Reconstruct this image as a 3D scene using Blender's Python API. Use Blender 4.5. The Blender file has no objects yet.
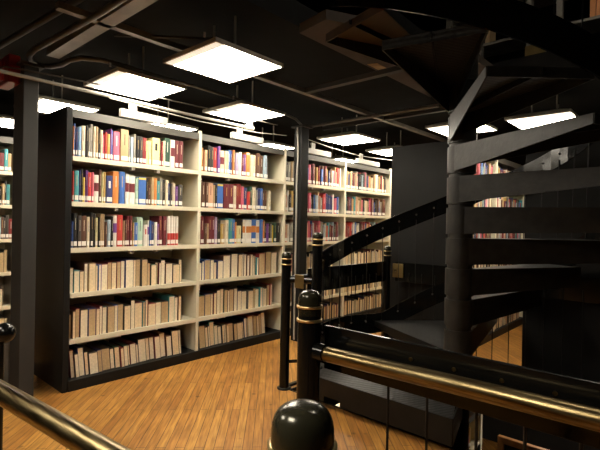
import bpy, bmesh, math, random
from mathutils import Vector, Matrix
C = bpy.context.scene.collection
random.seed(7)
R = math.radians
# ------------------------------------------------------------------ camera
cd = bpy.data.cameras.new('camera'); cam = bpy.data.objects.new('camera', cd); C.objects.link(cam)
cd.sensor_width = 36; cd.lens = 36*450/600; cd.clip_start = 0.02
YAW, PITCH, ROLL = R(41.89), R(-0.23), R(1.11)
cam.location = (0, 0, 1.37)
cam.rotation_mode = 'QUATERNION'
cam.rotation_quaternion = (Matrix.Rotation(YAW, 3, 'Z') @ Matrix.Rotation(math.pi/2+PITCH, 3, 'X') @ Matrix.Rotation(ROLL, 3, 'Z')).to_quaternion()
bpy.context.scene.camera = cam
# ------------------------------------------------------------------ world and exposure
w = bpy.data.worlds.new('world'); bpy.context.scene.world = w; w.use_nodes = True
w.node_tree.nodes['Background'].inputs[0].default_value = (1.0, 0.9, 0.78, 1)
w.node_tree.nodes['Background'].inputs[1].default_value = 0.006
vs = bpy.context.scene.view_settings
vs.view_transform = 'Standard'; vs.look = 'None'; vs.gamma = 1; vs.use_curve_mapping = False; vs.exposure = 0.55
LAMP = 26.0        # radiance of the ceiling fixtures
# ------------------------------------------------------------------ materials
def mat(name, col, rough=0.5, metal=0.0, var=0.12, scale=12, bump=0.0, spec=0.5, bscale=None):
    m = bpy.data.materials.new(name); m.use_nodes = True; nt = m.node_tree; b = nt.nodes['Principled BSDF']
    b.inputs['Roughness'].default_value = rough; b.inputs['Metallic'].default_value = metal
    b.inputs['Specular IOR Level'].default_value = spec
    tc = nt.nodes.new('ShaderNodeTexCoord'); n = nt.nodes.new('ShaderNodeTexNoise'); n.inputs['Scale'].default_value = scale
    n.inputs['Detail'].default_value = 4
    nt.links.new(tc.outputs['Object'], n.inputs['Vector'])
    r = nt.nodes.new('ShaderNodeValToRGB')
    r.color_ramp.elements[0].position = .3; r.color_ramp.elements[1].position = .7
    r.color_ramp.elements[0].color = tuple(c*(1-var) for c in col)+(1,)
    r.color_ramp.elements[1].color = tuple(min(1, c*(1+var)) for c in col)+(1,)
    nt.links.new(n.outputs['Fac'], r.inputs['Fac']); nt.links.new(r.outputs['Color'], b.inputs['Base Color'])
    if bump:
        n2 = nt.nodes.new('ShaderNodeTexNoise'); n2.inputs['Scale'].default_value = bscale or scale*3
        nt.links.new(tc.outputs['Object'], n2.inputs['Vector'])
        bp = nt.nodes.new('ShaderNodeBump'); bp.inputs['Strength'].default_value = bump; bp.inputs['Distance'].default_value = .003
        nt.links.new(n2.outputs['Fac'], bp.inputs['Height']); nt.links.new(bp.outputs['Normal'], b.inputs['Normal'])
    return m
def emit(name, col, s):
    m = bpy.data.materials.new(name); m.use_nodes = True; nt = m.node_tree; b = nt.nodes['Principled BSDF']
    b.inputs['Base Color'].default_value = (.8, .8, .8, 1)
    b.inputs['Emission Color'].default_value = col+(1,); b.inputs['Emission Strength'].default_value = s
    return m
M = dict(
 steel=mat('black_painted_steel', (.0065, .0063, .0055), .42, 0, .3, 9, .25, .3, 60),
 worn=mat('worn_black_steel', (.017, .016, .0135), .46, 0, .45, 14, .5, .4, 45),
 gloss=mat('glossy_black_enamel', (.005, .005, .0045), .15, 0, .3, 6, .05, .28, 15),
 dome=mat('bronzed_black_dome', (.026, .024, .014), .2, .35, .5, 9, .04, .5, 12),
 column=mat('dark_grey_paint', (.025, .024, .021), .68, 0, .15, 5, .1),
 caseblack=mat('black_laminate', (.010, .010, .0095), .5, 0, .15, 4, .03, .2),
 cream=mat('cream_enamel', (.72, .66, .50), .45, 0, .03, 3),
 canopy=mat('grey_canopy', (.085, .08, .068), .5, 0, .1, 3),
 ceiling=mat('black_ceiling_paint', (.0065, .0063, .006), .85, 0, .3, 3, 0, .12),
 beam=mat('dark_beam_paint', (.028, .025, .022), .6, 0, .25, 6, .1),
 greysteel=mat('grey_steel', (.16, .145, .12), .45, .2, .2, 7),
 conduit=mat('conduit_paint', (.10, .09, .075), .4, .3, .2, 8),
 whitepipe=mat('white_paint', (.36, .34, .29), .5, 0, .05, 5),
 sign=mat('white_plastic', (.36, .345, .31), .5, 0, .03, 3),
 red=mat('red_enamel', (.28, .016, .018), .4, 0, .15, 6),
 soffit=mat('brown_soffit', (.058, .040, .026), .8, 0, .25, 3, .1),
 yellow=mat('yellow_tape', (.34, .20, .05), .6, 0, .3, 18),
 pages=mat('page_edges', (.84, .67, .42), .8, 0, .12, 60),
 pages2=mat('page_edges_pale', (.88, .77, .56), .8, 0, .1, 60),
 pages3=mat('page_edges_tan', (.60, .43, .23), .8, 0, .12, 60),
 label=mat('spine_label_paper', (.78, .74, .66), .7, 0, .05, 90),
 wall=mat('dark_wall', (.012, .011, .010), .7, 0, .2, 3, 0, .2),
 goldplate=mat('brass_plate', (.22, .15, .055), .45, .85, .2, 10),
 paleplate=mat('beige_board', (.42, .33, .2), .7, 0, .2, 10),
 woodframe=mat('orange_wood_frame', (.42, .20, .07), .5, 0, .2, 10),
 lamp=emit('lamp_diffuser', (1.0, .90, .74), LAMP),
 lampend=emit('lamp_end_diffuser', (1.0, .88, .70), .55),
 lampbody=mat('lamp_housing', (.42, .39, .33), .5, 0, .05, 4),
 ribbed=mat('ribbed_metal', (.10, .085, .07), .35, .4, .3, 20),
)
COL = dict(red=(.50,.05,.04), orange=(.62,.22,.05), blue=(.05,.14,.42), navy=(.03,.04,.14), light_blue=(.20,.36,.58), cream=(.66,.57,.40),
 black=(.018,.016,.014), grey=(.26,.24,.20), tan=(.42,.29,.15), pink=(.58,.11,.17), mustard=(.50,.33,.09), purple=(.17,.06,.25),
 pale_blue=(.34,.43,.50), charcoal=(.055,.048,.042), dark_red=(.26,.03,.03), pale_yellow=(.66,.60,.30), brown=(.11,.05,.03),
 dark_green=(.03,.08,.05), white=(.72,.68,.60), maroon=(.15,.025,.03), teal=(.06,.28,.30), yellow=(.70,.52,.06), pale_green=(.42,.60,.46),
 peach=(.62,.36,.22), lilac=(.42,.32,.46))
CM = {k: mat('cover_'+k, v, .5, 0, .07, 30) for k, v in COL.items()}
def brass():
    m = bpy.data.materials.new('aged_brass'); m.use_nodes = True; nt = m.node_tree; b = nt.nodes['Principled BSDF']
    b.inputs['Metallic'].default_value = 1
    tc = nt.nodes.new('ShaderNodeTexCoord'); mp = nt.nodes.new('ShaderNodeMapping'); mp.inputs['Scale'].default_value = (1.5, 40, 40)
    n = nt.nodes.new('ShaderNodeTexNoise'); n.inputs['Scale'].default_value = 3; n.inputs['Detail'].default_value = 5
    r = nt.nodes.new('ShaderNodeValToRGB'); r.color_ramp.elements[0].color = (.09, .055, .02, 1); r.color_ramp.elements[1].color = (.33, .26, .13, 1)
    r.color_ramp.elements[0].position = .3; r.color_ramp.elements[1].position = .72
    nt.links.new(tc.outputs['Object'], mp.inputs['Vector']); nt.links.new(mp.outputs['Vector'], n.inputs['Vector'])
    nt.links.new(n.outputs['Fac'], r.inputs['Fac']); nt.links.new(r.outputs['Color'], b.inputs['Base Color'])
    mr = nt.nodes.new('ShaderNodeMapRange'); mr.inputs['To Min'].default_value = .22; mr.inputs['To Max'].default_value = .42
    nt.links.new(n.outputs['Fac'], mr.inputs['Value']); nt.links.new(mr.outputs['Result'], b.inputs['Roughness'])
    return m
M['brass'] = brass()
M['ring'] = mat('polished_brass_ring', (.62, .46, .22), .28, 1, .2, 20)
def diamond():                                        # chequer plate: raised diagonal lozenges
    m = mat('diamond_plate', (.026, .0255, .024), .38, .4, .35, 25); nt = m.node_tree; b = nt.nodes['Principled BSDF']
    tc = nt.nodes.new('ShaderNodeTexCoord')
    v = nt.nodes.new('ShaderNodeTexVoronoi'); v.inputs['Scale'].default_value = 38; v.inputs['Randomness'].default_value = 0
    mp = nt.nodes.new('ShaderNodeMapping'); mp.inputs['Rotation'].default_value = (0, 0, R(45)); mp.inputs['Scale'].default_value = (1, .5, 1)
    nt.links.new(tc.outputs['Object'], mp.inputs['Vector']); nt.links.new(mp.outputs['Vector'], v.inputs['Vector'])
    bp = nt.nodes.new('ShaderNodeBump'); bp.inputs['Strength'].default_value = .8; bp.inputs['Distance'].default_value = .004; bp.invert = True
    nt.links.new(v.outputs['Distance'], bp.inputs['Height']); nt.links.new(bp.outputs['Normal'], b.inputs['Normal'])
    return m
M['diamond'] = diamond()
def planks(name='strip_floor'):
    m = bpy.data.materials.new(name); m.use_nodes = True; nt = m.node_tree; b = nt.nodes['Principled BSDF']; L = nt.links.new
    tc = nt.nodes.new('ShaderNodeTexCoord'); mp = nt.nodes.new('ShaderNodeMapping'); mp.inputs['Rotation'].default_value = (0, 0, R(45))
    L(tc.outputs['Object'], mp.inputs['Vector'])
    br = nt.nodes.new('ShaderNodeTexBrick'); br.inputs['Scale'].default_value = 1; br.inputs['Brick Width'].default_value = 1.1
    br.inputs['Row Height'].default_value = .058; br.inputs['Mortar Size'].default_value = .0022; br.inputs['Mortar Smooth'].default_value = .3
    br.inputs['Color1'].default_value = (.52, .275, .068, 1); br.inputs['Color2'].default_value = (.37, .165, .04, 1)
    br.inputs['Mortar'].default_value = (.10, .045, .014, 1); br.inputs['Bias'].default_value = -.15
    L(mp.outputs['Vector'], br.inputs['Vector'])
    mp2 = nt.nodes.new('ShaderNodeMapping'); mp2.inputs['Scale'].default_value = (2.2, 26, 1); L(mp.outputs['Vector'], mp2.inputs['Vector'])
    n = nt.nodes.new('ShaderNodeTexNoise'); n.inputs['Scale'].default_value = 2.2; n.inputs['Detail'].default_value = 7; L(mp2.outputs['Vector'], n.inputs['Vector'])
    r = nt.nodes.new('ShaderNodeValToRGB'); r.color_ramp.elements[0].position = .34; r.color_ramp.elements[0].color = (.62, .55, .5, 1)
    r.color_ramp.elements[1].position = .68; r.color_ramp.elements[1].color = (1.15, 1.1, 1.0, 1); L(n.outputs['Fac'], r.inputs['Fac'])
    mx = nt.nodes.new('ShaderNodeMixRGB'); mx.blend_type = 'MULTIPLY'; mx.inputs['Fac'].default_value = 1
    L(br.outputs['Color'], mx.inputs[1]); L(r.outputs['Color'], mx.inputs[2])
    n3 = nt.nodes.new('ShaderNodeTexNoise'); n3.inputs['Scale'].default_value = 1.8; n3.inputs['Detail'].default_value = 3; L(tc.outputs['Object'], n3.inputs['Vector'])
    r3 = nt.nodes.new('ShaderNodeValToRGB'); r3.color_ramp.elements[0].position = .38; r3.color_ramp.elements[0].color = (.66, .60, .54, 1)
    r3.color_ramp.elements[1].position = .58; r3.color_ramp.elements[1].color = (1, 1, 1, 1); L(n3.outputs['Fac'], r3.inputs['Fac'])
    m2 = nt.nodes.new('ShaderNodeMixRGB'); m2.blend_type = 'MULTIPLY'; m2.inputs['Fac'].default_value = .8
    L(mx.outputs[0], m2.inputs[1]); L(r3.outputs['Color'], m2.inputs[2])
    v = nt.nodes.new('ShaderNodeTexVoronoi'); v.inputs['Scale'].default_value = 5; L(mp.outputs['Vector'], v.inputs['Vector'])   # dark knots
    rv = nt.nodes.new('ShaderNodeValToRGB'); rv.color_ramp.elements[0].position = .05; rv.color_ramp.elements[0].color = (.25, .2, .16, 1)
    rv.color_ramp.elements[1].position = .10; rv.color_ramp.elements[1].color = (1, 1, 1, 1); L(v.outputs['Distance'], rv.inputs['Fac'])
    m3 = nt.nodes.new('ShaderNodeMixRGB'); m3.blend_type = 'MULTIPLY'; m3.inputs['Fac'].default_value = .7
    L(m2.outputs[0], m3.inputs[1]); L(rv.outputs['Color'], m3.inputs[2]); L(m3.outputs[0], b.inputs['Base Color'])
    b.inputs['Roughness'].default_value = .36; b.inputs['Specular IOR Level'].default_value = .45
    bp = nt.nodes.new('ShaderNodeBump'); bp.inputs['Strength'].default_value = .25; bp.inputs['Distance'].default_value = .002; L(br.outputs['Fac'], bp.inputs['Height']); bp.invert = True
    L(bp.outputs['Normal'], b.inputs['Normal'])
    return m
M['floor'] = planks()
# ------------------------------------------------------------------ mesh helpers
WL = {}                                               # world position of every built object
class MB:
    def __init__(s): s.v = []; s.f = []; s.m = []; s.sm = []
    def add(s, vs, fs, mi=0, smooth=False):
        o = len(s.v); s.v += [tuple(v) for v in vs]; s.f += [[i+o for i in f] for f in fs]; s.m += [mi]*len(fs); s.sm += [smooth]*len(fs); return s
    def box(s, x0, x1, y0, y1, z0, z1, mi=0):
        return s.hexa([(x0,y0,z0),(x1,y0,z0),(x1,y1,z0),(x0,y1,z0)], [(x0,y0,z1),(x1,y0,z1),(x1,y1,z1),(x0,y1,z1)], mi)
    def hexa(s, lo, hi, mi=0):
        n = len(lo); f = [list(range(n))[::-1], list(range(n, 2*n))] + [[i, (i+1)%n, (i+1)%n+n, i+n] for i in range(n)]
        return s.add(list(lo)+list(hi), f, mi)
    def prism(s, poly, z0, z1, mi=0):
        return s.hexa([(x,y,z0) for x,y in poly], [(x,y,z1) for x,y in poly], mi)
    def tube(s, pts, r, n=12, mi=0, caps=True):
        pts = [Vector(p) for p in pts]; rings = []; up = None
        for i, p in enumerate(pts):
            t = ((pts[min(i+1, len(pts)-1)]-pts[max(i-1, 0)])).normalized()
            if up is None: up = Vector((0,0,1)) if abs(t.z) < .9 else Vector((1,0,0))
            a = (up-t*up.dot(t)).normalized(); b = t.cross(a); up = a
            rr = r[i] if isinstance(r, (list, tuple)) else r
            rings.append([p+a*rr*math.cos(2*math.pi*k/n)+b*rr*math.sin(2*math.pi*k/n) for k in range(n)])
        vs = [v for ring in rings for v in ring]; fs = []
        for i in range(len(rings)-1):
            for k in range(n): fs.append([i*n+k, i*n+(k+1)%n, (i+1)*n+(k+1)%n, (i+1)*n+k])
        s.add(vs, fs, mi, True)
        if caps: s.add(rings[0], [list(range(n))[::-1]], mi); s.add(rings[-1], [list(range(n))], mi)
        return s
    def lathe(s, prof, c, n=24, mi=0, smooth=True):
        vs = []; fs = []
        for r, z in prof: vs += [(c[0]+r*math.cos(2*math.pi*k/n), c[1]+r*math.sin(2*math.pi*k/n), c[2]+z) for k in range(n)]
        for i in range(len(prof)-1):
            for k in range(n): fs.append([i*n+k, i*n+(k+1)%n, (i+1)*n+(k+1)%n, (i+1)*n+k])
        s.add(vs, fs, mi, smooth)
        s.add(vs[:n], [list(range(n))[::-1]], mi); s.add(vs[-n:], [list(range(n))], mi)
        return s
    def slab(s, quad, nrm, t, mi=0):                   # a flat polygon given thickness t along nrm
        nrm = Vector(nrm).normalized()*t/2; q = [Vector(p) for p in quad]
        return s.hexa([p-nrm for p in q], [p+nrm for p in q], mi)
    def build(s, name, mats, parent=None, loc=(0,0,0), bevel=0):
        me = bpy.data.meshes.new(name); me.from_pydata([(v[0]-loc[0], v[1]-loc[1], v[2]-loc[2]) for v in s.v], [], s.f)
        if not isinstance(mats, (list, tuple)): mats = [mats]
        for m in mats: me.materials.append(m)
        me.polygons.foreach_set('material_index', s.m); me.polygons.foreach_set('use_smooth', s.sm)
        bm = bmesh.new(); bm.from_mesh(me); bmesh.ops.recalc_face_normals(bm, faces=bm.faces)
        if bevel:
            es = [e for e in bm.edges if len(e.link_faces) == 2 and e.calc_face_angle(0) > .6]
            bmesh.ops.bevel(bm, geom=es, offset=bevel, segments=2, affect='EDGES', profile=.5)
        bm.to_mesh(me); bm.free()
        o = bpy.data.objects.new(name, me); C.objects.link(o); o.location = loc
        if parent:
            o.parent = parent; o.location = Vector(loc)-Vector(WL[parent.name])
        WL[o.name] = tuple(loc)
        return o
def tag(o, label, cat, group=None, kind=None):
    o['label'] = label; o['category'] = cat
    if group: o['group'] = group
    if kind: o['kind'] = kind
    return o
def thing(name, label, cat, loc, group=None):
    o = bpy.data.objects.new(name, None); C.objects.link(o); o.location = loc; o.empty_display_size = .1; WL[o.name] = tuple(loc)
    return tag(o, label, cat, group)
def struct(name, mb, m):
    o = mb.build(name, m); o['kind'] = 'structure'; return o
# ================================================================== THE SETTING
X0, X1, Y0, Y1 = -8.0, 3.0, -2.5, 9.5
OX0, OX1, OY0, OY1 = -2.50, 0.15, 2.70, 4.30          # stair opening in this floor
f = MB()
for a in ((X0, OX0, Y0, Y1), (OX1, X1, Y0, Y1), (OX0, OX1, Y0, OY0), (OX0, OX1, OY1, Y1)): f.box(a[0], a[1], a[2], a[3], -.16, 0)
struct('floor', f, M['floor'])
f = MB()
f.box(OX0-.012, OX0, OY0, OY1, -.30, .004).box(OX1, OX1+.012, OY0, OY1, -.30, .004)
f.box(OX0, OX1, OY0, OY0+.012, -.30, .004).box(OX0, OX1, OY1-.012, OY1, -.30, .004)
struct('trim_1', f, M['steel'])
CX0, CX1, CY0, CY1 = -2.25, .40, 1.55, 4.60           # stairwell opening in the ceiling
f = MB()
for a in ((X0, CX0, Y0, Y1), (CX1, X1, Y0, Y1), (CX0, CX1, Y0, CY0), (CX0, CX1, CY1, Y1)): f.box(a[0], a[1], a[2], a[3], 2.82, 3.0)
struct('ceiling', f, M['ceiling'])
struct('wall_left', MB().box(X0-.1, X0, Y0, Y1, -3.1, 6), M['wall'])
struct('wall_right', MB().box(X1, X1+.1, Y0, Y1, -3.1, 6), M['wall'])
struct('wall_back', MB().box(X0, X1, Y1, Y1+.1, -3.1, 6), M['wall'])
struct('wall_front', MB().box(X0, X1, Y0-.1, Y0, -3.1, 6), M['wall'])
struct('floor_lower', MB().box(X0, X1, Y0, Y1, -3.1, -3.0), M['floor'])
struct('ceiling_upper', MB().box(X0, X1, Y0, Y1, 5.8, 5.9), M['wall'])

def column(x0, x1, y0, y1, z1, label, m='column'):
    o = MB().box(x0, x1, y0, y1, 0, z1).build('column', M[m], bevel=.004)
    c = MB().box(x0-.03, x1+.03, y0-.03, y1+.03, z1-.02, z1).build('cap_plate', M['beam'], o)
    return tag(o, label, 'column')
c = column(-3.975, -3.75, 1.10, 1.202, 2.52, 'dark grey steel column at the left, in front of the black bookcase end')
c = column(-3.575, -3.455, 3.86, 3.98, 2.50, 'slim dark steel column standing before the bookcase, behind the railing posts', 'caseblack')
wire = MB().tube([(-3.515, 3.845, 2.49), (-3.50, 3.845, 2.25), (-3.50, 3.845, 2.1), (-3.515, 3.85, 1.9), (-3.515, 3.85, .02)], .011, 8).build('wall_conduit', M['whitepipe'])
tag(wire, 'thin pale conduit running down the left side of the slim middle column', 'conduit')

# beams, pipes and conduits under the black ceiling
def beam(name, x0, x1, y0, y1, z0, z1, m, label, cat='beam'):
    return tag(MB().box(x0, x1, y0, y1, z0, z1).build(name, M[m]), label, cat)
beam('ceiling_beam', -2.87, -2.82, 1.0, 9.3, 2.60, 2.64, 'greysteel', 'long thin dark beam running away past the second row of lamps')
beam('ceiling_beam', -2.82, -1.6, 3.17, 3.23, 2.60, 2.64, 'beam', 'dark cross beam meeting the long beam under the stair landing')
beam('ceiling_beam', -3.75, -1.2, 4.58, 4.63, 2.60, 2.67, 'beam', 'dark cross beam seen just right of the slim middle column')
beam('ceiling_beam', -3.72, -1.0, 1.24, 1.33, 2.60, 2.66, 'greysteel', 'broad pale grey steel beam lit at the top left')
for (n_, pts, r, m, lb, cat) in [
    ('pipe', [(-6, .9, 2.70), (-4.07, 1.03, 2.70), (-2.7, 1.13, 2.70), (-1.5, 1.2, 2.70)], .022, 'beam', 'brown pipe crossing the top left corner, highest of the pipes there', 'pipe'),
    ('pipe', [(-3.78, 4.25, 2.58), (-2.0, 4.28, 2.58)], .02, 'conduit', 'thin pipe running right from the top of the slim middle column', 'pipe'),
    ('conduit_loop', [(-1.6, 1.2, 2.6), (-2.7, 1.19, 2.6), (-3.3, 1.16, 2.6), (-3.62, 1.13, 2.59), (-3.78, 1.14, 2.585), (-3.88, 1.19, 2.58), (-3.92, 1.26, 2.575), (-3.86, 1.32, 2.57), (-3.74, 1.36, 2.57), (-3.62, 1.37, 2.58), (-3.53, 1.42, 2.59), (-3.48, 1.55, 2.6), (-3.47, 1.8, 2.6)], .02, 'conduit', 'grey conduit bent round in a loop at the top of the left column', 'conduit'),
    ('conduit', [(-3.47, 1.8, 2.6), (-3.48, 2.46, 2.6), (-3.51, 3.18, 2.6), (-3.49, 3.55, 2.59), (-3.5, 3.8, 2.56), (-3.6, 4.05, 2.52), (-3.70, 4.15, 2.53), (-3.74, 4.2, 2.55)], .014, 'conduit', 'thin dark conduit passing beside the lamps to the slim middle column', 'conduit'),
    ('white_pipe', [(-3.70, .7, 2.40), (-3.71, 1.65, 2.40), (-3.72, 2.64, 2.40), (-3.71, 3.25, 2.40)], .014, 'whitepipe', 'white pipe running above the front of the nearest bookcase', 'pipe'),
    ('cable', [(-4.6, .94, 2.50), (-3.80, .985, 2.465), (-3.725, 1.09, 2.455), (-3.66, 1.6, 2.46), (-3.62, 2.6, 2.47), (-3.6, 3.6, 2.47)], .006, 'conduit', 'thin cable strung across the left column and past the lamps', 'cable'),
    ('cable', [(-3.66, 1.7, 2.37), (-3.68, 2.6, 2.345), (-3.68, 3.4, 2.36), (-3.68, 3.83, 2.40)], .005, 'whitepipe', 'pale sagging cable above the sign boxes of the near bays', 'cable'),
    ('cable', [(-3.70, 4.0, 2.44), (-3.70, 4.7, 2.38), (-3.72, 5.4, 2.36), (-3.72, 6.3, 2.40)], .005, 'whitepipe', 'pale sagging cable above the far bays right of the column', 'cable'),
    ('brace', [(-3.0, 1.42, 2.62), (-2.5, 1.9, 2.62)], .009, 'beam', 'short slanting brace beside the second ceiling lamp', 'brace')]:
    # smooth the path with midpoints
    o = MB().tube(pts, r, 10).build(n_, M[m]); tag(o, lb, cat)
cl = MB().tube([(-3.71, 3.22, 2.40), (-3.71, 3.33, 2.40)], .026, 10).box(-3.74, -3.68, 3.26, 3.30, 2.40, 2.46).build('pipe_clamp', M['whitepipe'])
tag(cl, 'white clamp at the far end of the white pipe', 'clamp')
t = thing('alarm_box', 'red metal box mounted high on the left column', 'alarm box', (-3.92, 1.10, 2.33))
MB().box(-4.10, -3.82, 1.02, 1.10, 2.37, 2.58).build('housing', M['red'], t, bevel=.01)
MB().box(-4.05, -3.93, 1.008, 1.02, 2.40, 2.55).build('front_panel', M['red'], t, bevel=.004)

# ceiling lamps -----------------------------------------------------
LAMPS = [(-3.63, 1.91, 'square ceiling lamp over the nearest bay, second from the left'),
 (-2.60, 2.04, 'large square ceiling lamp nearest the top centre'),
 (-3.59, 3.10, 'square ceiling lamp just left of the slim middle column'),
 (-3.57, 4.93, 'square ceiling lamp just right of the slim middle column'),
 (-3.60, 6.15, 'farthest small lamp over the bookcase, cut by the dark panel'),
 (-4.98, 1.77, 'bright lamp behind the left column, over the bookcase corner'),
 (-6.25, 1.78, 'lamp at the left edge of the photo, left of the column'),
 (-4.97, 2.98, 'lamp beyond the nearest bookcase, right of the first sign box'),
 (-4.92, 4.72, 'lamp beyond the bookcase, right of the second sign box'),
 (-4.95, 6.50, 'lamp beyond the bookcase, right of the fourth sign box'),
 (-1.28, 5.27, 'lamp seen between the stair treads at the right'),
 (-2.12, 5.15, 'small lamp tip seen just left of the stair pole')]
def lamp(x, y, label, z=2.5, s=.295):
    t = thing('ceiling_lamp', label, 'lamp', (x, y, z), 'square ceiling lamps')
    b = MB().hexa([(x-s, y-s, z+.03), (x+s, y-s, z+.03), (x+s, y+s, z+.03), (x-s, y+s, z+.03)], [(x-s*.6, y-s*.6, z+.07), (x+s*.6, y-s*.6, z+.07), (x+s*.6, y+s*.6, z+.07), (x-s*.6, y+s*.6, z+.07)])
    for q in (-.12, .12): b.box(x+q-.006, x+q+.006, y-.006, y+.006, z+.06, z+.32)
    b.build('housing', M['lampbody'], t)
    f = MB()
    e = s+.012
    for q in ((x-e, x+e, y-e, y-s), (x-e, x+e, y+s, y+e), (x-e, x-s, y-s, y+s), (x+s, x+e, y-s, y+s)): f.box(q[0], q[1], q[2], q[3], z, z+.028)
    f.build('frame', M['lampbody'], t)
    MB().box(x-s, x+s, y-s, y-s+.07, z+.002, z+.026).build('end_reflector', M['lampend'], t)
    MB().box(x-s, x+s, y-s+.0705, y+s, z+.002, z+.028).build('diffuser', M['lamp'], t)
    MB().lathe([(.008, 0), (.008, .03)], (x+.2, y-s-.02, z+.05), 8).build('clip', M['sign'], t)
for a in LAMPS: lamp(*a)

# ================================================================== BOOKCASES
FX, U0, BW = -3.727, 1.435, 1.2175                      # face plane, near end, bay width
SH = [.0855, .377+.028, .746+.028, 1.107+.028, 1.476+.028, 1.838+.028]    # tops of the boards, bottom to top
TOP = 2.25
def bookcase(name, fx, y0, nb, label, sgn=1, depth=.93, end_black=True, detail=True):
    """face at x = fx looking towards sgn * x; runs along +y"""
    D = depth/2
    t = thing(name, label, 'bookcase', (fx, y0, 0))
    def bx(mb, a, b, *r): return mb.box(min(fx-sgn*a, fx-sgn*b), max(fx-sgn*a, fx-sgn*b), *r)
    bx(MB(), -.012, depth+.012, y0-.045, y0, 0, TOP).build('end_panel', M['caseblack'], t, bevel=.003)
    bx(MB(), 0, depth, y0+nb*BW+.015, y0+nb*BW+.05, 0, TOP).build('end_panel', M['caseblack'] if end_black else M['cream'], t)
    bx(MB(), -.02, depth+.02, y0, y0+nb*BW, 0, .085).build('plinth', M['caseblack'], t, bevel=.003)
    bx(MB(), D-.01, D+.01, y0, y0+nb*BW, .085, TOP-.02).build('back_panel', M['cream'], t)
    bx(MB(), .015, depth-.015, y0, y0+nb*BW, TOP-.055, TOP-.02).build('canopy', M['canopy'], t)
    bx(MB(), 0, .015, y0, y0+nb*BW, TOP-.075, TOP-.01).build('canopy', M['canopy'], t)
    for k in range(nb+1):
        y = y0+k*BW; w_ = .016
        if k == 0:
            bx(MB(), 0, depth, y, y+.006, .085, TOP-.055).build('upright', M['caseblack'], t); continue
        m = MB(); bx(m, 0, depth, y-w_/2, y+w_/2, .085, TOP+.0)
        bx(m, -.004, .02, y-w_, y+w_, .085, TOP+.015)
        m.build('upright', M['cream'], t)
    for k in range(nb):
        for i in range(1, 6):
            m = MB(); z = SH[i]
            bx(m, .006, D-.01, y0+k*BW+.009, y0+(k+1)*BW-.017, z-.028, z)
            b = bx(m, -.002, .006, y0+k*BW+.009, y0+(k+1)*BW-.017, z-.034, z+.004)
            m.build('shelf', M['cream'], t)
            if detail and k < 3 and i >= 3:
                m = MB()
                for q in (.42, .62) if (k+i) % 2 else (.30,):
                    bx(m, .01, .05, y0+k*BW+q*BW, y0+k*BW+q*BW+.03, z-.06, z-.03)
                m.build('shelf_clip', M['sign'], t)
    return t
case1 = bookcase('bookcase', FX, U0, 4, 'long cream bookcase of four bays with a black end panel')
case2 = bookcase('bookcase', -1.905, 4.52, 3, 'bookcase seen through the stair treads, its dark end panel left of the pole', depth=.72, detail=False)
case3 = bookcase('bookcase', -5.62, .40, 2, 'bookcase at the left edge of the photo beyond the column', depth=.93, detail=False)
case4 = bookcase('bookcase', -.30, 4.56, 2, 'dark end of another bookcase behind the stair at the right', depth=.93, detail=False)
low = bookcase('bookcase', -1.905, 4.15, 1, 'cream bookcase on the floor below, seen through the stair opening', depth=.6, end_black=False, detail=False)
low.location = (-1.905, 4.15, -3.0)
low2 = bookcase('bookcase', FX, U0, 5, 'pale bookcase on the floor below, glimpsed under the starting step', depth=.6, detail=False)
low2.location = (FX, U0, -3.0)

# individual books --------------------------------------------------
BAYN = {1: 'nearest bay', 2: 'second bay', 3: 'third bay'}
ROWN = {1: 'top shelf', 2: 'second shelf', 3: 'third shelf', 4: 'fourth shelf', 5: 'fifth shelf', 6: 'bottom shelf'}
ORD = ['first','second','third','fourth','fifth','sixth','seventh','eighth','ninth','tenth','eleventh','twelfth','thirteenth','fourteenth','fifteenth','sixteenth','seventeenth','eighteenth','nineteenth','twentieth',
 'twenty-first','twenty-second','twenty-third','twenty-fourth','twenty-fifth','twenty-sixth','twenty-seventh','twenty-eighth','twenty-ninth','thirtieth','thirty-first','thirty-second','thirty-third','thirty-fourth','thirty-fifth','thirty-sixth','thirty-seventh','thirty-eighth']
def upright_mesh(x, y, z, w_, h, d, band, target=None, col=0, bm_=1):
    m = target or MB(); b = .0022
    n = 4; pts = []
    for i in range(n+1):
        a = -1+2*i/n; pts.append((x+.004*(1-a*a), y+w_/2+a*w_/2))
    poly = pts+[(x-.003, y+w_), (x-.003, y)]
    m.prism(poly, z, z+h, col)
    m.box(x-d, x-.002, y, y+b, z, z+h, col).box(x-d, x-.002, y+w_-b, y+w_, z, z+h, col)
    def strip(z0, z1, mi, k=.0006, in_=.0):
        pp = [(px+k, y+in_+(py-y)*(1-2*in_/w_)) for px, py in pts]
        m.prism(pp+[(x-.001, y+w_-in_), (x-.001, y+in_)], z0, z1, mi)
    if band == 'red_low': strip(z, z+h*.42, bm_)
    elif band in ('yellow', 'cream') : strip(z+h*.90, z+h*.97, bm_)
    elif band == 'purple': strip(z+h*.45, z+h*.75, bm_)
    elif band == 'orange': strip(z+h*.45, z+h*.72, bm_)
    elif band == 'maroon': strip(z+h*.42, z+h*.72, bm_)
    elif band: strip(z+h*.55, z+h*.8, bm_, .0006, w_*.2)
    else: strip(z+h*.52, z+h*.86, bm_, .0006, w_*.36)
    return m
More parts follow.
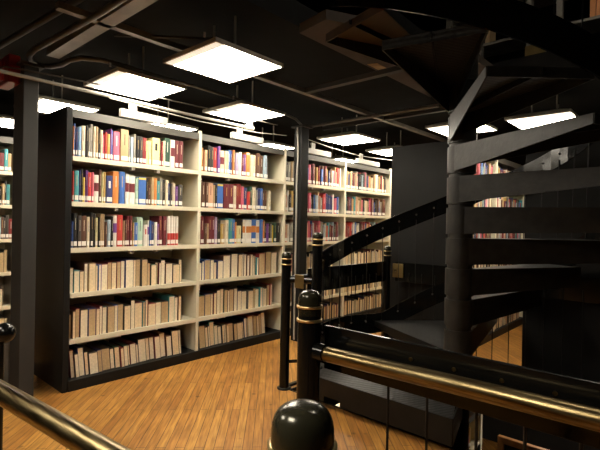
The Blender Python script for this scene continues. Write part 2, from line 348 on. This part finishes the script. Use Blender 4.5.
def make_book(x, y, z, w_, h, col, band, tilt=0):
    d = random.uniform(.16, .21)
    bc = {'red_low': 'red', '': random.choice(['cream', 'mustard', 'white']) if col not in ('cream','white','pale_yellow','tan','pale_green','pale_blue','peach') else random.choice(['charcoal','maroon','navy'])}.get(band, band)
    m = upright_mesh(x, y, z, w_, h, d, band)
    o = m.build('book', [CM[col], CM[bc]], loc=(x, y, z))
    p = MB().box(x-d+.004, x-.003, y+.0023, y+w_-.0023, z+.001, z+h-.004).build('page_block', M['pages2'], o, loc=(x, y, z))
    if random.random() < .9:
        MB().box(x-.001, x+.0052, y+w_*.08, y+w_*.92, z+.018, z+.018+.036).build('spine_label', M['label'], o, loc=(x, y, z))
    if tilt: o.rotation_euler = (tilt, 0, 0)
    return o
def size_word(w_, h):
    if w_ > .045: return 'wide'
    if h > .275: return 'tall'
    if h < .225: return 'short'
    if w_ < .02: return 'thin'
    return 'upright'
own = {}
def finish_labels(lst, bay, row, noun):
    """lst of (object, size, colour)"""
    n = len(lst); labs = []
    for i, (o, s, c) in enumerate(lst):
        c = own.get(o.name, c).replace('_', ' ')
        l = lst[i-1][2].replace('_', ' ') if i else None; r = lst[i+1][2].replace('_', ' ') if i+1 < n else None
        if l is None: lab = f'{s} {c} {noun} at the left end of the {BAYN[bay]}, {ROWN[row]}'
        elif r is None: lab = f'{s} {c} {noun} at the right end of the {BAYN[bay]}, {ROWN[row]}'
        else: lab = f'{s} {c} {noun} between {l} and {r} ones, {BAYN[bay]}, {ROWN[row]}'
        labs.append(lab)
    for i, (o, s, c) in enumerate(lst):
        lab = labs[i]
        if labs.count(lab) > 1: lab = f'{s} {own.get(o.name, c).replace("_", " ")} {noun}, {ORD[i]} from the left on the {BAYN[bay]}, {ROWN[row]}'
        tag(o, lab, 'book', f'books on the {ROWN[row]} of the {BAYN[bay]}')
BOOK_ROWS = {
    (1, 1): '0.011 0.012 orange 0.25;0.023 0.016 blue 0.275;0.041 0.014 navy 0.24;0.057 0.024 light_blue 0.25;0.083 0.029 cream 0.265;0.116 0.017 black 0.27;0.134 0.017 grey 0.255;0.153 0.021 grey 0.29;0.177 0.019 cream 0.275;0.198 0.017 tan 0.275;0.219 0.017 black 0.26;0.239 0.018 cream 0.255;0.258 0.016 pink 0.22;0.276 0.016 red 0.24;0.295 0.022 mustard 0.23;0.319 0.012 purple 0.28;0.333 0.014 blue 0.27;0.352 0.055 pink 0.265;0.413 0.069 tan 0.295;0.487 0.017 grey 0.25;0.508 0.022 pale_blue 0.24;0.534 0.022 grey 0.27;0.56 0.024 black 0.255;0.587 0.027 charcoal 0.255;0.618 0.013 dark_red 0.25;0.634 0.018 dark_red 0.25;0.657 0.021 pale_yellow 0.23;0.679 0.023 pale_yellow 0.23;0.709 0.073 pale_yellow 0.265 black;0.785 0.019 brown 0.255;0.806 0.014 dark_red 0.24;0.823 0.017 cream 0.25;0.842 0.054 dark_green 0.285;0.901 0.043 white 0.275 maroon;0.949 0.038 maroon 0.275;0.99 0.041 maroon 0.275',
    (1, 2): '0.01 0.018 red 0.255;0.033 0.034 teal 0.26;0.071 0.013 navy 0.27;0.085 0.015 black 0.28;0.102 0.015 yellow 0.21;0.12 0.009 purple 0.27;0.131 0.007 purple 0.27;0.141 0.028 red 0.255;0.172 0.019 pink 0.26;0.195 0.038 white 0.24 maroon;0.236 0.019 brown 0.29;0.259 0.014 pale_yellow 0.27;0.275 0.016 mustard 0.27;0.294 0.054 navy 0.245 white;0.35 0.051 orange 0.285;0.406 0.05 blue 0.29;0.46 0.032 white 0.27 maroon;0.494 0.054 white 0.265 maroon;0.553 0.013 pale_green 0.24;0.568 0.015 pale_green 0.25;0.586 0.07 blue 0.26 yellow;0.66 0.021 black 0.255;0.683 0.021 brown 0.19;0.706 0.026 tan 0.27;0.734 0.026 orange 0.26;0.764 0.029 teal 0.235;0.795 0.031 grey 0.27;0.832 0.022 black 0.255;0.856 0.022 cream 0.25;0.883 0.02 navy 0.225;0.905 0.02 charcoal 0.225;0.93 0.03 cream 0.23;0.966 0.026 purple 0.2;0.994 0.044 charcoal 0.22',
    (1, 3): '0.007 0.012 navy 0.23;0.021 0.012 blue 0.22;0.035 0.029 black 0.29;0.066 0.027 charcoal 0.27;0.095 0.042 brown 0.27;0.141 0.022 cream 0.26;0.169 0.019 black 0.3;0.19 0.019 black 0.29;0.211 0.021 pale_yellow 0.255;0.234 0.012 black 0.26;0.248 0.018 tan 0.29;0.267 0.02 tan 0.29;0.289 0.016 brown 0.22;0.309 0.026 pale_blue 0.24;0.339 0.018 black 0.27;0.359 0.031 white 0.28 purple;0.392 0.05 red 0.285;0.448 0.015 tan 0.235;0.465 0.017 brown 0.24;0.484 0.024 maroon 0.28;0.51 0.019 maroon 0.28;0.534 0.013 mustard 0.22;0.549 0.031 blue 0.22;0.582 0.051 pale_green 0.27;0.638 0.036 white 0.2 red;0.679 0.016 white 0.24 purple;0.698 0.012 blue 0.24;0.712 0.028 navy 0.23;0.742 0.028 white 0.225;0.773 0.017 purple 0.21;0.792 0.034 maroon 0.285;0.83 0.039 maroon 0.285;0.874 0.032 white 0.285 red_low;0.909 0.028 white 0.285 red_low;0.941 0.028 white 0.285 red_low;0.972 0.031 white 0.285 red_low',
    (2, 1): '1.258 0.022 orange 0.25;1.284 0.033 peach 0.23;1.321 0.035 black 0.28;1.358 0.035 charcoal 0.27;1.4 0.042 red 0.27;1.446 0.032 purple 0.29;1.483 0.05 cream 0.25 maroon;1.537 0.024 cream 0.25;1.564 0.024 pale_yellow 0.25;1.59 0.031 blue 0.27;1.624 0.023 navy 0.27;1.649 0.016 orange 0.28;1.667 0.023 brown 0.28;1.695 0.044 lilac 0.25;1.743 0.035 white 0.27;1.781 0.029 maroon 0.24;1.812 0.026 purple 0.25;1.843 0.051 orange 0.28 cream;1.909 0.032 cream 0.26;1.944 0.038 cream 0.26;1.991 0.053 brown 0.29;2.05 0.046 brown 0.27;2.107 0.045 pale_blue 0.28;2.154 0.016 charcoal 0.24',
    (2, 2): '1.263 0.04 brown 0.27;1.308 0.033 brown 0.27;1.345 0.065 peach 0.27;1.412 0.021 tan 0.25;1.435 0.021 black 0.26;1.461 0.072 blue 0.27 yellow;1.536 0.062 maroon 0.27;1.601 0.063 maroon 0.27;1.669 0.039 cream 0.26;1.717 0.033 dark_red 0.29;1.752 0.031 dark_red 0.29;1.788 0.029 pink 0.26;1.823 0.041 navy 0.25;1.869 0.034 red 0.21;1.908 0.035 dark_green 0.27;1.945 0.04 cream 0.27;1.991 0.025 grey 0.24;2.018 0.036 navy 0.26;2.057 0.036 blue 0.26;2.098 0.034 brown 0.24;2.135 0.034 brown 0.24;2.196 0.032 cream 0.24',
    (2, 3): '1.255 0.04 maroon 0.29;1.3 0.027 brown 0.22;1.33 0.023 tan 0.22;1.357 0.035 maroon 0.3;1.395 0.038 maroon 0.3;1.437 0.028 lilac 0.29;1.469 0.019 black 0.26;1.491 0.02 black 0.26;1.514 0.022 mustard 0.22;1.539 0.024 tan 0.22;1.572 0.04 cream 0.26;1.616 0.041 teal 0.28;1.659 0.037 blue 0.27;1.701 0.021 orange 0.24;1.724 0.054 pale_yellow 0.2;1.785 0.019 black 0.28;1.807 0.041 white 0.27 orange;1.85 0.041 white 0.27 orange;1.894 0.042 white 0.27 orange;1.943 0.068 blue 0.28 orange;2.016 0.049 white 0.27 orange;2.07 0.039 blue 0.28;2.114 0.024 orange 0.27;2.148 0.024 black 0.23;2.175 0.024 purple 0.23;2.207 0.027 black 0.23;2.236 0.024 grey 0.23;2.264 0.022 yellow 0.21;2.291 0.039 dark_green 0.24;2.332 0.042 black 0.24',
}

ZS = {1: SH[5], 2: SH[4], 3: SH[3], 4: SH[2], 5: SH[1], 6: SH[0]}
for (bay, row), s in BOOK_ROWS.items():
    lst = []; end = 0
    for e in s.split(';'):
        q = e.split(); y = U0+float(q[0]); w_ = float(q[1])-.001; h = float(q[3])*.97; band = q[4] if len(q) > 4 else ''
        y = max(y, end, U0+(bay-1)*BW+.018)
        w_ = max(.008, min(w_, U0+float(q[0])+float(q[1])-y))
        end = y+w_+.0006
        lst.append((make_book(FX-.012-random.uniform(0, .02), y, ZS[row]+.0005, w_, h, q[2], band), size_word(w_, h), q[2]))
    finish_labels(lst, bay, row, 'book')
# volumes kept spine upwards: the cut page edges face the aisle
PCOL = {'pages': 'beige', 'pages2': 'cream', 'pages3': 'tan'}
def spine_up(x, y, z, w_, h, d, lean):
    cov = random.choice(['black', 'charcoal', 'black', 'brown', 'charcoal', 'navy', 'maroon', 'brown', 'dark_green', 'tan'])
    if random.random() < .1: cov = random.choice(['dark_red', 'teal', 'blue'])
    m = MB(); t_ = .0028; sh = math.tan(lean)*h
    def sb(xa, xb, ya, yb, za, zb, mi=0):
        g = lambda zz: sh*(zz-z)/h
        return m.hexa([(xa, ya+g(za), za), (xb, ya+g(za), za), (xb, yb+g(za), za), (xa, yb+g(za), za)], [(xa, ya+g(zb), zb), (xb, ya+g(zb), zb), (xb, yb+g(zb), zb), (xa, yb+g(zb), zb)], mi)
    sb(x-d, x, y, y+t_, z, z+h); sb(x-d, x, y+w_-t_, y+w_, z, z+h); sb(x-d, x, y+t_, y+w_-t_, z+h-.005, z+h)
    o = m.build('book', CM[cov], loc=(x, y, z))
    pm = random.choice(['pages', 'pages', 'pages2', 'pages3', 'pages2', 'pages2', 'pages3'])
    m = MB()
    sb(x-d+.002, x-.0015, y+t_, y+w_-t_, z+.002, z+h-.005)
    m.build('page_block', M[pm], o, loc=(x, y, z))
    return o, PCOL[pm], cov
EXT = {(1, 4): (.018, 1.094, 24), (1, 5): (.018, 1.092, 22), (1, 6): (.03, 1.078, 22), (2, 4): (1.2675, 2.397, 21), (2, 5): (1.2645, 2.310, 20), (2, 6): (1.262, 2.222, 20)}
for (bay, row), (a, b, n) in EXT.items():
    ws = [random.choice([.026, .034, .04, .05, .062, .08]) for _ in range(n)]; k = (b-a-.03)/sum(ws); ws = [q*k for q in ws]
    y = U0+a; lst = []; lean = -R(5) if row == 6 else 0
    if row == 6: y += .014
    hh = .22
    for q in ws:
        if random.random() < .35: hh = random.uniform(.18, .25)
        h = hh+random.uniform(-.012, .012)
        o, pc, cv = spine_up(FX-.02-random.uniform(0, .035), y, ZS[row]+.0005, q-.002, h, random.uniform(.24, .33), lean)
        lst.append((o, size_word(q, h) if q < .05 else 'thick', cv)); own[o.name] = f'{pc}-paged {cv}'; y += q
    finish_labels(lst, bay, row, 'volume')
# the far bays and the cases behind: everything beyond the nearest few hundred books, one object
PAL = ['maroon', 'navy', 'cream', 'red', 'brown', 'charcoal', 'tan', 'blue', 'black', 'white', 'peach', 'grey', 'dark_red', 'teal', 'pink', 'mustard', 'pale_blue']
def stuff_books(name, specs, label):
    m = MB(); keys = PAL+['_p1', '_p2', '_p3', '_lab']
    for (fx, ya, yb, z, kind, hmax) in specs:
        y = ya+.02
        while y < yb-.03:
            w_ = random.uniform(.016, .046); h = random.uniform(.74, 1)*hmax; x = fx-.015-random.uniform(0, .02)
            if kind == 'up':
                c = random.choice(PAL); mi = keys.index(c)
                upright_mesh(x, y, z+.0005, w_-.001, h, .17, '', m, mi, keys.index(random.choice(['cream', 'white', 'mustard', 'charcoal'])))
                m.box(x-.16, x-.004, y+.002, y+w_-.003, z+.001, z+h-.004, keys.index('_p2'))
                m.box(x-.001, x+.0052, y+w_*.08, y+w_*.9, z+.018, z+.054, keys.index('_lab'))
            else:
                w_ *= 1.25; mi = keys.index(random.choice(['black', 'charcoal', 'brown', 'maroon', 'navy']))
                m.box(x-.26, x, y, y+.003, z+.0005, z+h, mi).box(x-.26, x, y+w_-.004, y+w_-.001, z+.0005, z+h, mi).box(x-.26, x, y+.003, y+w_-.004, z+h-.005, z+h, mi)
                m.box(x-.255, x-.002, y+.003, y+w_-.004, z+.0005, z+h-.005, keys.index(random.choice(['_p1', '_p2', '_p3'])))
            y += w_
    mats = [CM[k] for k in PAL]+[M['pages'], M['pages2'], M['pages3'], M['label']]
    return tag(m.build(name, mats), label, 'books', kind='stuff')
sp = []
for bay in (3, 4):
    for row in range(1, 7):
        a = U0+(bay-1)*BW+.012; b = a+BW*random.uniform(.80, .93)
        sp.append((FX, a, b, ZS[row], 'up' if row <= 3 else 'down', .275 if row <= 3 else .225))
for case_x, y0, nb in ((-1.905, 4.52, 3), (-5.62, .40, 2)):
    for bay in range(nb):
        for row in range(1, 7):
            a = y0+bay*BW+.012; b = a+BW*random.uniform(.9, .96)
            sp.append((case_x, a, b, ZS[row], 'up' if row <= 3 else 'down', .27 if row <= 3 else .25))
for bay in (2, 3, 4):
    for row in range(2, 7): sp.append((FX, U0+bay*BW+.02, U0+bay*BW+BW*.85, ZS[row]-3.0, 'up', .25))
for row in range(1, 7):
    sp.append((-1.905, 4.17, 4.15+BW*(.80 if row % 2 else .66), ZS[row]-3.0, 'up', .25))
stuff_books('distant_books', sp, 'rows of mixed books filling the far bays and the bookcases behind the stair')
# white sign boxes over each bay
for y0_, y1_, lb in ((1.83, 2.28, 'nearest bay'), (3.05, 3.50, 'second bay'), (4.27, 4.74, 'third bay, right of the slim column'), (5.36, 5.95, 'farthest bay')):
    t = thing('sign_box', 'blank white sign box above the '+lb, 'sign', (FX, y0_, 2.26), 'blank sign boxes over the bays')
    MB().box(FX-.03, FX+.012, y0_, y1_, 2.255, 2.322).build('panel', M['sign'], t, bevel=.003)
    MB().box(FX-.02, FX, y0_+.08, y0_+.15, 2.322, 2.40).build('hanger', M['whitepipe'], t)

# ================================================================== SPIRAL STAIR
PX, PY, RHO, RR = -1.287, 3.144, .2148, 1.05
A = {1: 215., 2: 150., 3: 118., 4: 96., 5: 76., 6: 56., 7: 35., 8: 13., 9: -9., 10: -33., 11: -62., 12: -91., 13: -120., 14: -149.}
for k, a in zip((0, -1, -2, -3, -4, -5, -6), (242, 269, 296, 323, 350, 377, 404)): A[k] = a
def cyl(a, r, z): a = R(a); return Vector((PX+r*math.cos(a), PY+r*math.sin(a), z))
def lv(a):                                             # level of the going at angle a (straight between tread fronts)
    ks = sorted(A, key=lambda k: A[k])
    for i in range(len(ks)-1):
        a0, a1 = A[ks[i]], A[ks[i+1]]
        if a0 <= a <= a1: return RHO*(ks[i]+(ks[i+1]-ks[i])*(a-a0)/(a1-a0))
    return RHO*(ks[0] if a < A[ks[0]] else ks[-1])
stair = thing('spiral_staircase', 'black steel spiral staircase with wedge treads around a central pole', 'staircase', (PX, PY, 0))
MB().lathe([(.085, -3.0), (.085, 3.55)], (PX, PY, 0), 32).build('center_pole', M['worn'], stair, loc=(PX, PY, 0))
def radial(mb, a, r0, r1, ztop, h0, h1, off, t_=.009, mi=0):
    """vertical plate parallel to the radius at angle a, shifted sideways by off; depth h0 at r0 to h1 at r1"""
    d = Vector((math.cos(R(a)), math.sin(R(a)), 0)); s = Vector((math.sin(R(a)), -math.cos(R(a)), 0))   # s: clockwise side
    p0 = Vector((PX, PY, 0))+d*r0+s*off; p1 = Vector((PX, PY, 0))+d*r1
    n = (p1-p0).cross(Vector((0, 0, 1)))
    q = [p0+Vector((0,0,ztop)), p1+Vector((0,0,ztop)), p1+Vector((0,0,ztop-h1)), p0+Vector((0,0,ztop-h0))]
    return mb.slab(q, n, t_, mi), p0, p1
def tread(k, a0, a1):
    RR = {2: 1.30, 3: 1.20, 4: 1.12}.get(k, 1.05) if k > 0 else 1.05
    dep = .15 if k <= 7 else .09 if k == 8 else .052
    z = k*RHO
    rear = MB(); _, i1, o1 = radial(rear, a1, .0, RR, z, .185, dep, .088)
    front = MB(); _, i0, o0 = radial(front, a0, .0, RR, z, .15, .05, .055)
    n = 1; arc = [cyl(a0+(a1-a0)*i/n, RR, 0) for i in range(n+1)]
    poly = [(i0.x, i0.y)]+[(p.x, p.y) for p in arc]+[(i1.x, i1.y)]
    t = MB(); t.prism(poly, z-.007, z, 0)
    for i in range(n):
        p, q = arc[i], arc[i+1]; nn = (q-p).cross(Vector((0,0,1)))
        t.slab([p+Vector((0,0,z)), q+Vector((0,0,z)), q+Vector((0,0,z-.052)), p+Vector((0,0,z-.052))], nn, .009, 0)
    o = t.build('tread', [M['diamond'] if k < 12 else M['soffit']], stair, loc=(PX, PY, z))
    rear.build('riser_plate', M['worn'], o, loc=(PX, PY, z))
    front.build('nosing_plate', M['steel'], o, loc=(PX, PY, z))
    m = MB(); p = cyl(a0*.5+a1*.5, RR*.99, z-.007); q = i1*.75+o1*.25
    m.slab([Vector((q.x, q.y, z-.007)), p, p-Vector((0,0,.03)), Vector((q.x, q.y, z-.05))], (p-Vector((q.x, q.y, z))).cross(Vector((0,0,1))), .006)
    m.build('rib', M['steel'], o, loc=(PX, PY, z))
    MB().lathe([(.098, -.19), (.098, -.004)], (PX, PY, z), 28).build('collar', M['worn'], o, loc=(PX, PY, z))
ceiling_side = M['soffit']
order = sorted([k for k in A if k != 1], key=lambda k: k)
for k in order:
    if k > 12: continue
    if k == 0: continue
    nxt = A[k+1]
    if k < 0: tread(k, A[k]-360+0, A[k+1]-360) if False else tread(k, A[k], A[k]-27)
    else: tread(k, A[k], nxt)
# starting step: a wider plate, its front edge parallel to the opening
z = RHO
poly = [(-1.10, 2.63), (-2.32, 2.63), (-2.42, 2.80), (-2.46, 3.15), (-2.47, 3.45), (-2.40, 3.80), (-1.37, 3.19), (-1.25, 3.06)]
st = MB().prism(poly, z-.008, z).build('tread', M['diamond'], stair, loc=(PX, PY, z))
MB().box(-2.32, -1.10, 2.62, 2.632, .088, z+.001).box(-1.93, -1.10, 2.62, 2.632, .05, .088).box(-2.32, -2.08, 2.62, 2.632, .05, .088).build('nosing_plate', M['steel'], st, loc=(PX, PY, z))
MB().slab([(-1.10, 2.63, z), (-1.22, 3.07, z), (-1.22, 3.07, .05), (-1.10, 2.63, .05)], (1, .25, 0), .01).build('nosing_plate', M['steel'], st, loc=(PX, PY, z))
MB().slab([(-2.32, 2.63, z), (-2.42, 2.80, z), (-2.42, 2.80, .05), (-2.32, 2.63, .05)], (1, .6, 0), .01).build('nosing_plate', M['steel'], st, loc=(PX, PY, z))
# helical bands
def band(name, r, a_from, a_to, top, bot, m, t_=.012, step=4):
    n = int(abs(a_to-a_from)/step); mb = MB(); vs = []; fs = []
    for i in range(n+1):
        a = a_from+(a_to-a_from)*i/n
        ra = r(a)
        for rr_, zz in ((ra-t_/2, bot(a)), (ra+t_/2, bot(a)), (ra+t_/2, top(a)), (ra-t_/2, top(a))): vs.append(cyl(a, rr_, zz))
    for i in range(n):
        for j in range(4): fs.append([i*4+j, i*4+(j+1)%4, (i+1)*4+(j+1)%4, (i+1)*4+j])
    fs.append([3, 2, 1, 0]); fs.append([n*4+j for j in range(4)])
    mb.add(vs, fs); o = mb.build(name, M[m], stair, loc=(PX, PY, 0)); return o
def sm(x): x = max(0, min(1, x)); return x*x*(3-2*x)
def lerp(x, tab):
    for (xa, ya), (xb, yb) in zip(tab, tab[1:]):
        if x <= xb: return ya+(yb-ya)*(max(x, xa)-xa)/(xb-xa)
    return tab[-1][1]
def rad(a): return lerp(a, [(55, 1.085), (112, 1.27), (165, 1.28), (202, 1.10)])
def st_top(a): return max(.50, lv(a)+lerp(a, [(-10, .13), (60, .03), (118, .185), (147, .05)]))
def st_bot(a): return st_top(a)-(.18 if a < 60 else .19)
sb_ = band('stringer', lambda a: rad(a)-.012, 202, -114, st_top, st_bot, 'gloss')
def hb_top(a): return 1.21-(a-168)*.005 if a > 168 else 1.21+(168-a)*.0092 if a > 118 else 1.67+(118-a)*.008
def hb_bot(a): return hb_top(a)-(.17 if a < 196 else .13)
hb = band('handrail_band', rad, 199, -148, hb_top, hb_bot, 'gloss')
for i in range(44):                                    # balusters: thin rods with a stud at each band
    a = 193-7.7*i
    if a < 150 and a > 140: pass
    b = MB().tube([cyl(a, rad(a)-.022, st_top(a)-.05), cyl(a, rad(a)-.010, hb_bot(a)+.05)], .0038, 6).build('baluster', M['steel'], stair, loc=(PX, PY, 0))
    m = MB()
    for zz, r_ in ((hb_top(a)-.07, rad(a)-.006), (st_top(a)-.07, rad(a)-.018)):
        p = cyl(a, r_, zz); q = cyl(a, r_-.012, zz); m.tube([p, q], [.010, .006], 8)
    m.build('stud', M['conduit'], b, loc=(PX, PY, 0))
# newel at the foot of the stair
def newel_parts(parent, x, y, h, r=.04, ball=False, z0=0):
    p = MB().lathe([(r, 0), (r, h-.085)], (x, y, z0), 24).build('newel_post', M['gloss'], parent, loc=(x, y, z0))
    MB().lathe([(r*1.45, 0), (r*1.45, .012), (r*1.1, .014)], (x, y, z0), 20).build('base_flange', M['steel'], p, loc=(x, y, z0))
    for zz in (h-.102, h-.056):
        MB().lathe([(r*1.0, -.005), (r*1.13, -.004), (r*1.13, .004), (r*1.0, .005)], (x, y, z0+zz), 28).build('brass_ring', M['ring'], p, loc=(x, y, z0+zz))
    prof = [(r*1.0, h-.085), (r*1.0, h-.062), (r*1.02, h-.056), (r*1.02, h-.043)]+[(r*1.02*math.cos(R(q)), h-.043+.043*math.sin(R(q))) for q in ()]
    prof += [(r*1.02*math.cos(R(q))**.72, h-.043+.043*math.sin(R(q))**.72) for q in (8, 18, 30, 42, 54, 65, 75, 83, 88)]
    MB().lathe(prof, (x, y, z0), 32).build('cap', M['dome'], p, loc=(x, y, z0+h))
    return p
newel_parts(stair, -2.30, 2.78, 1.30-RHO, .042, z0=RHO)

# ================================================================== RAILINGS
def rail_x(root, xa, xb, y, ztop, zbot, rods, stud_y=-1):
    MB().box(min(xa, xb), max(xa, xb), y-.006, y+.006, zbot, ztop).build('top_plate', M['gloss'], root)
    for x in rods:
        b = MB().tube([(x, y+.010*-stud_y, zbot+.03), (x, y+.012*-stud_y, .02)], .0045, 6).build('baluster', M['steel'], root, loc=(x, y, 0))
        MB().lathe([(.011, -.004), (.011, .004)], (0, 0, 0), 10).build('stud', M['greysteel'], b, loc=(0, 0, 0)).matrix_local = Matrix.Translation((0, .008*stud_y, zbot+.10)) @ Matrix.Rotation(R(90), 4, 'X')
# near railing: post, black plate, brass tube, running right
nr = thing('railing', 'near railing with brass tube and black plate running right from the banded post', 'railing', (-1.008, 1.182, 0))
newel_parts(nr, -1.008, 1.182, 1.14)
MB().prism([(-.99, 1.244), (.9, 1.244), (.9, 1.256), (-.99, 1.256)], .86, 1.012).build('top_plate', M['gloss'], nr, bevel=.002)
tb = MB().tube([(-.955, 1.18, .935), (-.5, 1.18, .945), (.9, 1.18, .965)], .025, 28).build('handrail_tube', M['brass'], nr)
MB().tube([(-.968, 1.18, .935), (-.93, 1.18, .9352)], .031, 28).build('end_collar', M['gloss'], tb)
for x in (-.653, -.519, -.389, -.264, -.135, 0, .13):
    s = MB().tube([(x, 1.252, .965), (x, 1.240, .965)], .006, 10).build('stud', M['brass'], nr, loc=(x, 1.25, .965))
for x in (-.74, -.607, -.46, -.335, -.21, -.08, .05):
    MB().tube([(x, 1.262, .93), (x, 1.262, .02)], .0045, 6).build('baluster', M['steel'], nr)
MB().box(-1.0, .9, 1.235, 1.265, 0, .02).build('base_rail', M['steel'], nr)
# foreground railing: dome newel and brass tube to the left
fr = thing('railing', 'foreground railing: domed black newel with a brass tube running left', 'railing', (-.378, .434, 0))
newel_parts(fr, -.378, .434, 1.14)
MB().tube([(-.405, .43, .93), (-.80, .393, .93), (-1.3, .345, .93), (-2.2, .25, .93)], .025, 28).build('handrail_tube', M['brass'], fr)
# far railing beside the bookcase aisle
cr = thing('railing', 'far black railing between the stair and the bookcase aisle', 'railing', (-2.57, 2.72, 0))
newel_parts(cr, -2.565, 2.70, 1.13, .04)
newel_parts(cr, -2.57, 4.30, 1.14, .04)
MB().box(-2.576, -2.564, 2.98, 4.26, .76, .975).build('top_plate', M['gloss'], cr, bevel=.002)
MB().tube([(-2.62, 2.80, .90), (-2.62, 4.20, .90)], .02, 16).build('handrail_tube', M['steel'], cr)
m = MB().tube([(-2.565, 2.70, .90), (-2.48, 2.76, .90), (-2.347, 2.785, .90)], .022, 14).build('bracket_arm', M['gloss'], cr)
m = MB().box(-2.49, -2.395, 2.722, 2.732, .84, .95).build('bracket_plate', M['goldplate'], cr, loc=(-2.445, 2.727, .895), bevel=.004)
MB().lathe([(.016, 0), (.012, .010)], (0, 0, 0), 12).build('bolt', M['ring'], m, loc=(-2.445, 2.727, .895)).matrix_local = Matrix.Translation((0, -.004, 0)) @ Matrix.Rotation(R(90), 4, 'X')
for i in range(10):
    y = 3.06+.125*i
    b = MB().tube([(-2.553, y, .86), (-2.553, y, .02)], .0045, 6).build('baluster', M['steel'], cr)
MB().box(-2.58, -2.55, 2.72, 4.3, 0, .02).build('base_rail', M['steel'], cr)
MB().tube([(-2.565, 2.70, .22), (-2.36, 2.78, .26)], .014, 10).build('lower_arm', M['gloss'], cr)
# back railing behind the stair
br = thing('railing', 'back railing in front of the dark bookcase ends, with a brass end plate', 'railing', (-2.4, 4.37, 0))
MB().box(-2.50, .9, 4.366, 4.378, .76, .965).build('top_plate', M['gloss'], br)
MB().box(-2.53, -2.40, 4.352, 4.364, .80, .95).build('end_plate', M['goldplate'], br, bevel=.004)
MB().lathe([(.018, 0), (.014, .01)], (0, 0, 0), 12).build('bolt', M['brass'], br).matrix_local = Matrix.Translation((-.09, -.02, .88)) @ Matrix.Rotation(R(90), 4, 'X')
for i in range(22):
    x = -2.33+.145*i
    MB().tube([(x, 4.360, .86), (x, 4.360, .02)], .0045, 6).build('baluster', M['steel'], br)
MB().box(-2.50, .9, 4.35, 4.38, 0, .02).build('base_rail', M['steel'], br)

# left edge: round knob and ribbed dark cabinet
t = thing('cabinet', 'dark ribbed metal cabinet at the left edge beneath the black knob', 'cabinet', (-4.55, .95, 0))
m = MB().box(-4.75, -4.22, .7, 1.19, 0, .36)
m.build('body', M['ribbed'], t, bevel=.01)
for i in range(7): MB().box(-4.215, -4.205, .74+.065*i, .765+.065*i, .02, .34).build('rib', M['greysteel'], t)
t = thing('ball_post', 'black post with a round knob at the far left edge', 'post', (-2.54, .68, 0))
MB().lathe([(.05*math.cos(R(q)), .05*math.sin(R(q))) for q in (-85, -60, -40, -20, 0, 20, 40, 60, 85)], (-2.54, .68, .805), 28).build('knob', M['gloss'], t)
MB().lathe([(.02, 0), (.02, .765)], (-2.56, .665, 0), 16).build('post', M['gloss'], t)

# ================================================================== UPSTAIRS AND DOWNSTAIRS
lp = MB().prism([(-2.24, 2.45), (-1.95, 2.40), (-1.62, 3.05), (-1.45, 3.5), (-1.45, 4.59), (-2.24, 4.59)], 2.77, 2.84).build('stair_landing', M['soffit'])
tag(lp, 'brown underside of the stair landing above, with yellow marks', 'landing')
MB().prism([(-2.21, 3.30), (-2.13, 3.34), (-2.13, 3.52), (-2.21, 3.55)], 2.766, 2.771).build('tape_mark', M['yellow'], lp)
us = thing('steel_shelving', 'grey steel shelving upstairs, seen past the top of the stair', 'shelving', (-1.5, 5.5, 3.0))
for x in (-2.45, -2.05, -1.50, -1.20, -.70, -.3):
    MB().box(x-.03, x+.03, 5.47, 5.53, 3.0, 5.2).build('post', M['greysteel'], us)
for zz in (3.1, 3.55, 4.0, 4.45): MB().box(-2.48, -.27, 5.5, 5.9, zz, zz+.03).build('shelf', M['greysteel'], us)
i = 0
for x, c, w_, h in ((-2.22, 'tan', .05, .28), (-2.16, 'peach', .06, .30), (-2.01, 'tan', .05, .26), (-1.66, 'red', .05, .24), (-1.60, 'cream', .07, .2), (-.93, 'orange', .05, .30), (-.87, 'orange', .05, .28), (-.80, 'tan', .06, .25)):
    zz = 3.58 if x > -2 else 3.58
    o = MB().box(x, x+w_, 5.54, 5.75, zz+.001, zz+h).build('book', CM[c])
    p = MB().box(x+.004, x+w_-.004, 5.545, 5.745, zz+.004, zz+h+.0005).build('page_block', M['pages2'], o)
    tag(o, f'{c} book on the upstairs steel shelving, {ORD[i]} from its left end', 'book', 'books upstairs'); i += 1
gp = MB().prism([(-1.30, 4.62), (-1.12, 4.62), (-1.12, 4.64), (-1.30, 4.64)], 2.97, 3.10).build('notice_plate', M['goldplate'])
tag(gp, 'yellow-brown plate seen between the stair stringer and a tread', 'plate')
nb = thing('notice_board', 'wood-framed dark board on the floor below', 'board', (-1.4, 5.5, -3.0))
m = MB().box(-1.75, -1.68, 5.48, 5.54, -2.9, -1.07).box(-.75, -.68, 5.48, 5.54, -2.9, -1.07).box(-1.68, -.75, 5.48, 5.54, -1.14, -1.07).box(-1.68, -.75, 5.48, 5.54, -2.0, -1.93)
m.box(-1.75, -1.68, 5.3, 5.7, -3.0, -2.9).box(-.75, -.68, 5.3, 5.7, -3.0, -2.9); m.build('frame', M['woodframe'], nb)
MB().box(-1.68, -.75, 5.50, 5.52, -1.93, -1.14).build('panel', M['caseblack'], nb)
lamp(-1.0, 6.4, 'added lamp lighting the floor below, hidden under the floor', z=-.55)  # added unseen lamp, brightens what shows through the stair opening
lamp(-3.2, 4.6, 'second added lamp lighting the floor below, out of view', z=-.55)  # added unseen lamp, lights the lower bookcase glimpsed under the starting step
lamp(-.6, 3.2, 'lamp in the ceiling upstairs above the stair', z=5.3)
lamp(-.9, -.6, 'ceiling lamp behind the camera', z=2.5)
lamp(-2.5, -.6, 'ceiling lamp behind and left of the camera', z=2.5)
